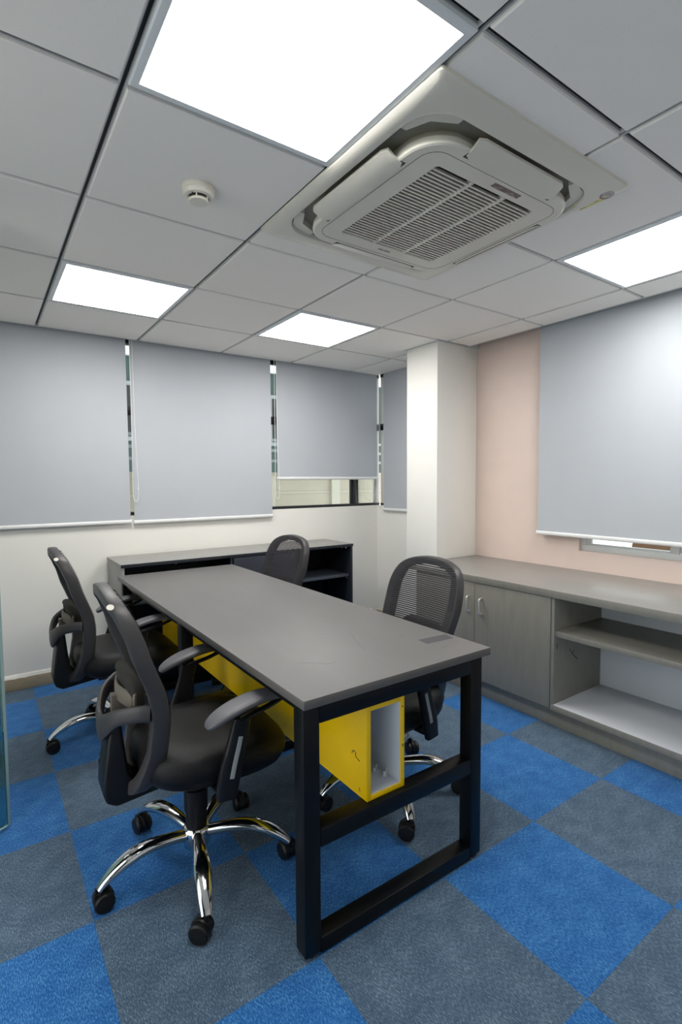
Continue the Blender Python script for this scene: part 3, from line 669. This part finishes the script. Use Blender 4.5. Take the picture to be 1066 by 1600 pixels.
def chair_proto():
    R_ = {}
    t = MB(); t.lathe([(.030, .072), (.044, .076), (.047, .10), (.047, .132), (.040, .142), (.036, .143)], n=28); R_['hub'] = t.mesh('hub', M_CHROME)
    t = MB(); t.lathe([(.036, .120), (.036, .20), (.040, .202), (.040, .275), (.034, .278), (.034, .345)], n=24); R_['gas_column'] = t.mesh('gas_column', M_PLASB)
    t = MB(); t.box(-.10, .10, -.065, .065, .335, .388); t.sweep([(.02, -.04, .36), (.03, -.17, .352), (.03, -.215, .345)], (.006, .004), n=8); R_['tilt_mechanism'] = t.mesh('tilt_mechanism', M_PLASB, bevel=.006)
    # --- seat: super-ellipse lofted cushion
    def outline(sx, z, n=48, dz=0.):
        out = []
        for i in range(n):
            a_ = 2*PI*i/n; c_, s_ = math.cos(a_), math.sin(a_); e = 2/3.2
            x = .046+.240*sx*math.copysign(abs(c_)**e, c_); y = .238*sx*math.copysign(abs(s_)**e, s_)*(1+.06*(x-.046)/.24)
            fr = max(0, (x-.135)/.15); sd_ = abs(y)/.24
            out.append((x, y, z - (.035*fr*fr + .012*sd_**4)*dz))
        return out
    t = MB(); t.rings([outline(.86, .392), outline(.95, .398), outline(.99, .418), outline(1.0, .44, dz=.3), outline(.992, .462, dz=.6), outline(.965, .482, dz=.9), outline(.90, .496, dz=1), outline(.78, .502, dz=1), outline(.55, .500, dz=1), outline(.25, .496, dz=1), outline(.05, .495, dz=1)])
    R_['seat'] = t.mesh('seat', M_LEATH, angle=70)
    t = MB(); t.rings([outline(.70, .378), outline(.88, .384), outline(.93, .394)]); R_['seat_shell'] = t.mesh('seat_shell', M_PLASB)
    # --- back frame ring
    half = [(0, .345), (.05, .348), (.09, .368), (.125, .405), (.152, .457), (.172, .51), (.190, .60), (.199, .68), (.207, .75), (.212, .81), (.209, .875), (.196, .927), (.168, .968), (.12, .993), (.06, 1.006), (0, 1.01)]
    ring = half[:-1] + [(-y, z) for y, z in half[::-1]][:-1]
    pts = spline(ring, 84, closed=True); rs = []; K = len(pts)
    for i in range(K):
        y, z = pts[i]; ty, tz = pts[(i+1) % K][0]-pts[i-1][0], pts[(i+1) % K][1]-pts[i-1][1]; l = math.hypot(ty, tz); ny, nz = tz/l, -ty/l   # outward normal
        dep = interp([(.35, .026), (.50, .027), (.66, .026), (.80, .026), (.92, .024), (1.01, .019)], z); wd = interp([(.35, .022), (.5, .021), (.7, .022), (.92, .022), (1.01, .018)], z)
        xc = interp(FRONT, z)-dep; rr = []
        for j in range(12):
            q = 2*PI*(j+.5)/12; c_, s_ = math.cos(q), math.sin(q); e = 2/5.5
            u = wd*math.copysign(abs(c_)**e, c_); v = dep*math.copysign(abs(s_)**e, s_)
            off = u-wd                             # keep the outer face on the outline
            rr.append((xc+v, y+ny*off, z+nz*off))
        rs.append(rr)
    t = MB(); t.rings(rs, closed=True); R_['back_frame'] = t.mesh('back_frame', M_PLAS, angle=45)
    # --- mesh weave: horizontal threads over the ring
    t = MB(); z = .39
    def hw(z): 
        best = 0
        for i in range(K):
            (y0, z0), (y1, z1) = pts[i], pts[(i+1) % K]
            if (z0-z)*(z1-z) <= 0 and z0 != z1: best = max(best, abs(y0+(y1-y0)*(z-z0)/(z1-z0)))
        return best
    while z < .998:
        w_ = min(hw(z), hw(z+.0056))-.004; n = 16; A, B = [], []
        for k in range(n+1):
            y = -w_+2*w_*k/n; dx_ = -.010*math.sqrt(max(0, (w_-.045-abs(y))/max(w_-.045, .05)))
            A.append((interp(FRONT, z)+dx_+.002, y, z)); B.append((interp(FRONT, z+.0056)+dx_+.002, y, z+.0056))
        t.add(A+B, [(k, k+1, n+2+k, n+1+k) for k in range(n)]); z += .0085
    R_['mesh_weave'] = t.mesh('mesh_weave', M_MESH, angle=80)
    # --- wing bracket, spine, lumbar pad, slider
    wing = spline([(-.180, .182, .648, .025), (-.215, .165, .648, .024), (-.262, .112, .628, .024), (-.286, .045, .586, .034), (-.289, 0, .568, .044), (-.286, -.045, .586, .034), (-.262, -.112, .628, .024), (-.215, -.165, .648, .024), (-.180, -.182, .648, .025)], 40)
    t = MB(); t.sweep([p[:3] for p in wing], [(.011, p[3]) for p in wing], n=12, exp=3); R_['wing_bracket'] = t.mesh('wing_bracket', M_PLAS, angle=45)
    prof = [(-.268, .600), (-.292, .43), (-.297, .375), (-.288, .342), (-.258, .324), (-.16, .335), (-.06, .345), (-.06, .385), (-.15, .384), (-.198, .390), (-.220, .42), (-.230, .50), (-.240, .600)]
    t = MB(); t.rings([[(x, y, z) for x, z in prof] for y in (-.058, .058)]); R_['spine'] = t.mesh('spine', M_PLASB, bevel=.010, seg=3, angle=50)
    pd = MB(); lay = []
    for (x, s_) in ((-.222, .80), (-.216, .95), (-.204, 1.), (-.186, .97), (-.176, .8)): lay.append([(x-.02*(1-(y/.125)**2), y*s_, .672+(z-.672)*s_) for y, z in [(a_, .672+b_) for a_, b_ in rrect(.122, .066, .05, 6)]])
    pd.rings(lay); R_['lumbar_pad'] = pd.mesh('lumbar_pad', M_FOAM, angle=60)
    t = MB(); t.sweep(spline([(-.206, .122, .668), (-.226, .075, .668), (-.238, 0, .668), (-.226, -.075, .668), (-.206, -.122, .668)], 16), (.007, .026), n=10, exp=3); t.box(-.258, -.232, -.016, .016, .585, .66)
    R_['lumbar_slider'] = t.mesh('lumbar_slider', M_TAN)
    t = MB(); t.lathe([(.0005, .0), (.0100, .0), (.0100, -.0012), (.0005, -.0016)], n=20, axis='Y'); R_['side_plug'] = t.mesh('side_plug', M_WBTN)
    # --- arms
    for s_, tagk in ((1, 'L'), (-1, 'R')):
        t = MB(); yy = .272*s_
        pst = spline([(.012, .372, .030), (.021, .43, .034), (.036, .49, .032), (.052, .55, .029), (.066, .606, .028)], 12)
        t.sweep([(p[0], yy, p[1]) for p in pst], [(p[2], .013) for p in pst], n=12, exp=4, up=(0, 1, 0))
        t.sweep([(0.01, .10*s_, .380), (.012, .20*s_, .380), (.014, .255*s_, .384), (.016, .268*s_, .40)], [(.026, .008)]*4, n=8, exp=4)
        sup = spline([(.058, .600, .016), (.10, .612, .013), (.15, .622, .012), (.20, .640, .012), (.225, .650, .010)], 12)
        t.sweep([(p[0], yy, p[1]) for p in sup], [(p[2], .006) for p in sup], n=8, exp=3)
        R_['arm_post'+tagk] = t.mesh('arm_post', M_PLASB, angle=45)
        pth = spline([(-.042, .602, .014, .006), (-.034, .611, .028, .009), (-.005, .627, .038, .011), (.04, .644, .042, .011), (.09, .656, .041, .011), (.14, .661, .036, .012), (.19, .658, .031, .011), (.225, .650, .024, .010), (.238, .646, .013, .006)], 26)
        t = MB(); t.sweep([(p[0], yy, p[1]) for p in pth], [(p[2], p[3]) for p in pth], n=16, exp=4); R_['arm_pad'+tagk] = t.mesh('arm_pad', M_PAD, angle=60)
        st_ = spline([(.026, .435), (.035, .475), (.047, .520), (.056, .557)], 10)
        t = MB(); t.sweep([(x, yy+s_*.0128, z) for x, z in st_], [(.0075, .0012)]*11, n=10, exp=3, up=(0, 1, 0)); R_['arm_strip'+tagk] = t.mesh('height_strip', M_STRIP)
    return R_
CH = chair_proto()
def chair(x, y, rz, star0, label, dz=0., bz=0.):
    """star0: world angle (degrees) of one base leg; the base turns freely of the seat; dz raises the gas lift"""
    root = thing('office_chair', (x, y, 0), 0, label, 'chair', 'office chairs at the desk')
    link('hub', CH['hub'], root)
    for k in range(5):
        a_ = math.radians(star0+72*k)
        lg = link('base_leg', ARM_ME, root, (0, 0, 0), (0, 0, a_))
        ca = link('caster', HOOD_ME, root, (.322*math.cos(a_), .322*math.sin(a_), 0), (0, 0, a_+random.uniform(-1.2, 1.2)))
        # keep the stem under the leg tip
        q = ca.rotation_euler.z; ca.location.x -= .018*math.cos(q); ca.location.y -= .018*math.sin(q)
        link('wheel', WHEEL_ME, ca); link('wheel', WHEEL_ME, ca, (0, 0, 0), (0, 0, 0)).scale = (1, -1, 1)
    link('gas_column', CH['gas_column'], root, (0, 0, dz*.5), (0, 0, rz))
    def P(nm, key=None, par=None, loc=(0, 0, 0), b=0.):
        o = link(nm, CH[key or nm], par or root, loc if par else (0, 0, dz+b), (0, 0, 0) if par else (0, 0, rz)); return o
    P('tilt_mechanism'); P('seat'); P('seat_shell')
    fr = P('back_frame', b=bz); mw = P('mesh_weave', par=fr); mw['kind'] = 'stuff'
    pl = link('side_plug', CH['side_plug'], fr, (-.276, -.1665, .972), (-.85, 0, 0))
    P('wing_bracket', b=bz); P('spine', b=bz); lp = P('lumbar_pad', b=bz); P('lumbar_slider', par=lp)
    for k in 'LR':
        a_ = P('arm_post', 'arm_post'+k); P('arm_pad', 'arm_pad'+k); P('height_strip', 'arm_strip'+k, par=a_)
    return root
chair(.568, 1.696, math.radians(-2), -176.5, 'black mesh office chair opposite the grey credenza, at the desk end showing the trough mouth')
chair(.549, 2.82, math.radians(0), 179, 'black mesh office chair opposite the credenza, at the desk end by the dark shelf unit')
chair(1.388, 1.648, math.radians(181), -114, 'black mesh office chair between desk and credenza, its back before the cabinet door handles', dz=-.03)
chair(1.405, 2.915, math.radians(186), -90, 'black mesh office chair on the credenza side of the desk, beside the dark shelf unit', dz=-.04)

# ------------------------------------------------------------------ outside the windows
pw = thing('parapet', (1.5, 5.3, 0), 0, 'beige parapet wall outside the ribbon window', 'parapet')
MB().box(-2.2, 6, 0, .15, -1, 1.38).build('parapet_wall', M_BEIGE, pw); MB().box(-2.2, 6, -.03, .18, 1.38, 1.42).build('coping', M_BEIGE, pw)
for z in (.98, 1.18): MB().box(-2.2, 6, -.008, 0, z, z+.012).build('wall_joint', mat('pale_joint', (190, 184, 170), .8), pw)
for x in (1.15, 2.05): MB().box(x, x+.12, -.04, 0, -1, 1.38).build('pilaster', mat('pale_beige_render', (186, 180, 166), .8), pw)
rl = thing('railing', (1.5, 5.37, 1.42), 0, 'grey steel railing on the beige parapet outside', 'railing')
for z in (.12, .24, .36): MB().box(-2.2, 6, -.015, .015, z, z+.03).build('rail_bar', M_RAIL, rl)
for x in range(-2, 7): MB().box(x-.02, x+.02, -.018, .018, 0, .42).build('rail_post', M_RAIL, rl)
nb = thing('neighbour_building', (5.0, 13.0, -1), 0, 'dark green building standing beyond the parapet', 'building')
MB().box(-9, 9, 0, 4, 0, 5.3).build('wall', M_TEALW, nb)
for i in range(12):
    wnd = MB().box(-8.5+1.45*i, -7.5+1.45*i, -.05, 0, 3.3, 4.7).build('window', M_RAIL, nb); MB().box(-8.4+1.45*i, -7.6+1.45*i, -.06, -.045, 3.4, 4.6).build('pane', M_BLACKF, wnd)
MB().box(-9.1, 9.1, -.15, .1, 5.3, 5.5).build('roof_edge', M_WHITEX, nb)
tb = thing('timber_board', (4.2, 1.68, .735), 0, 'brown timber board outside the sliding window', 'board')
MB().box(-.05, .05, -.45, .3, 0, .16).build('board', M_BROWN, tb, (0, 0, 0), (.14, 0, 0)); MB().box(-.03, .03, -.03, .03, -1.78, .02).build('board_post', M_BROWN, tb)
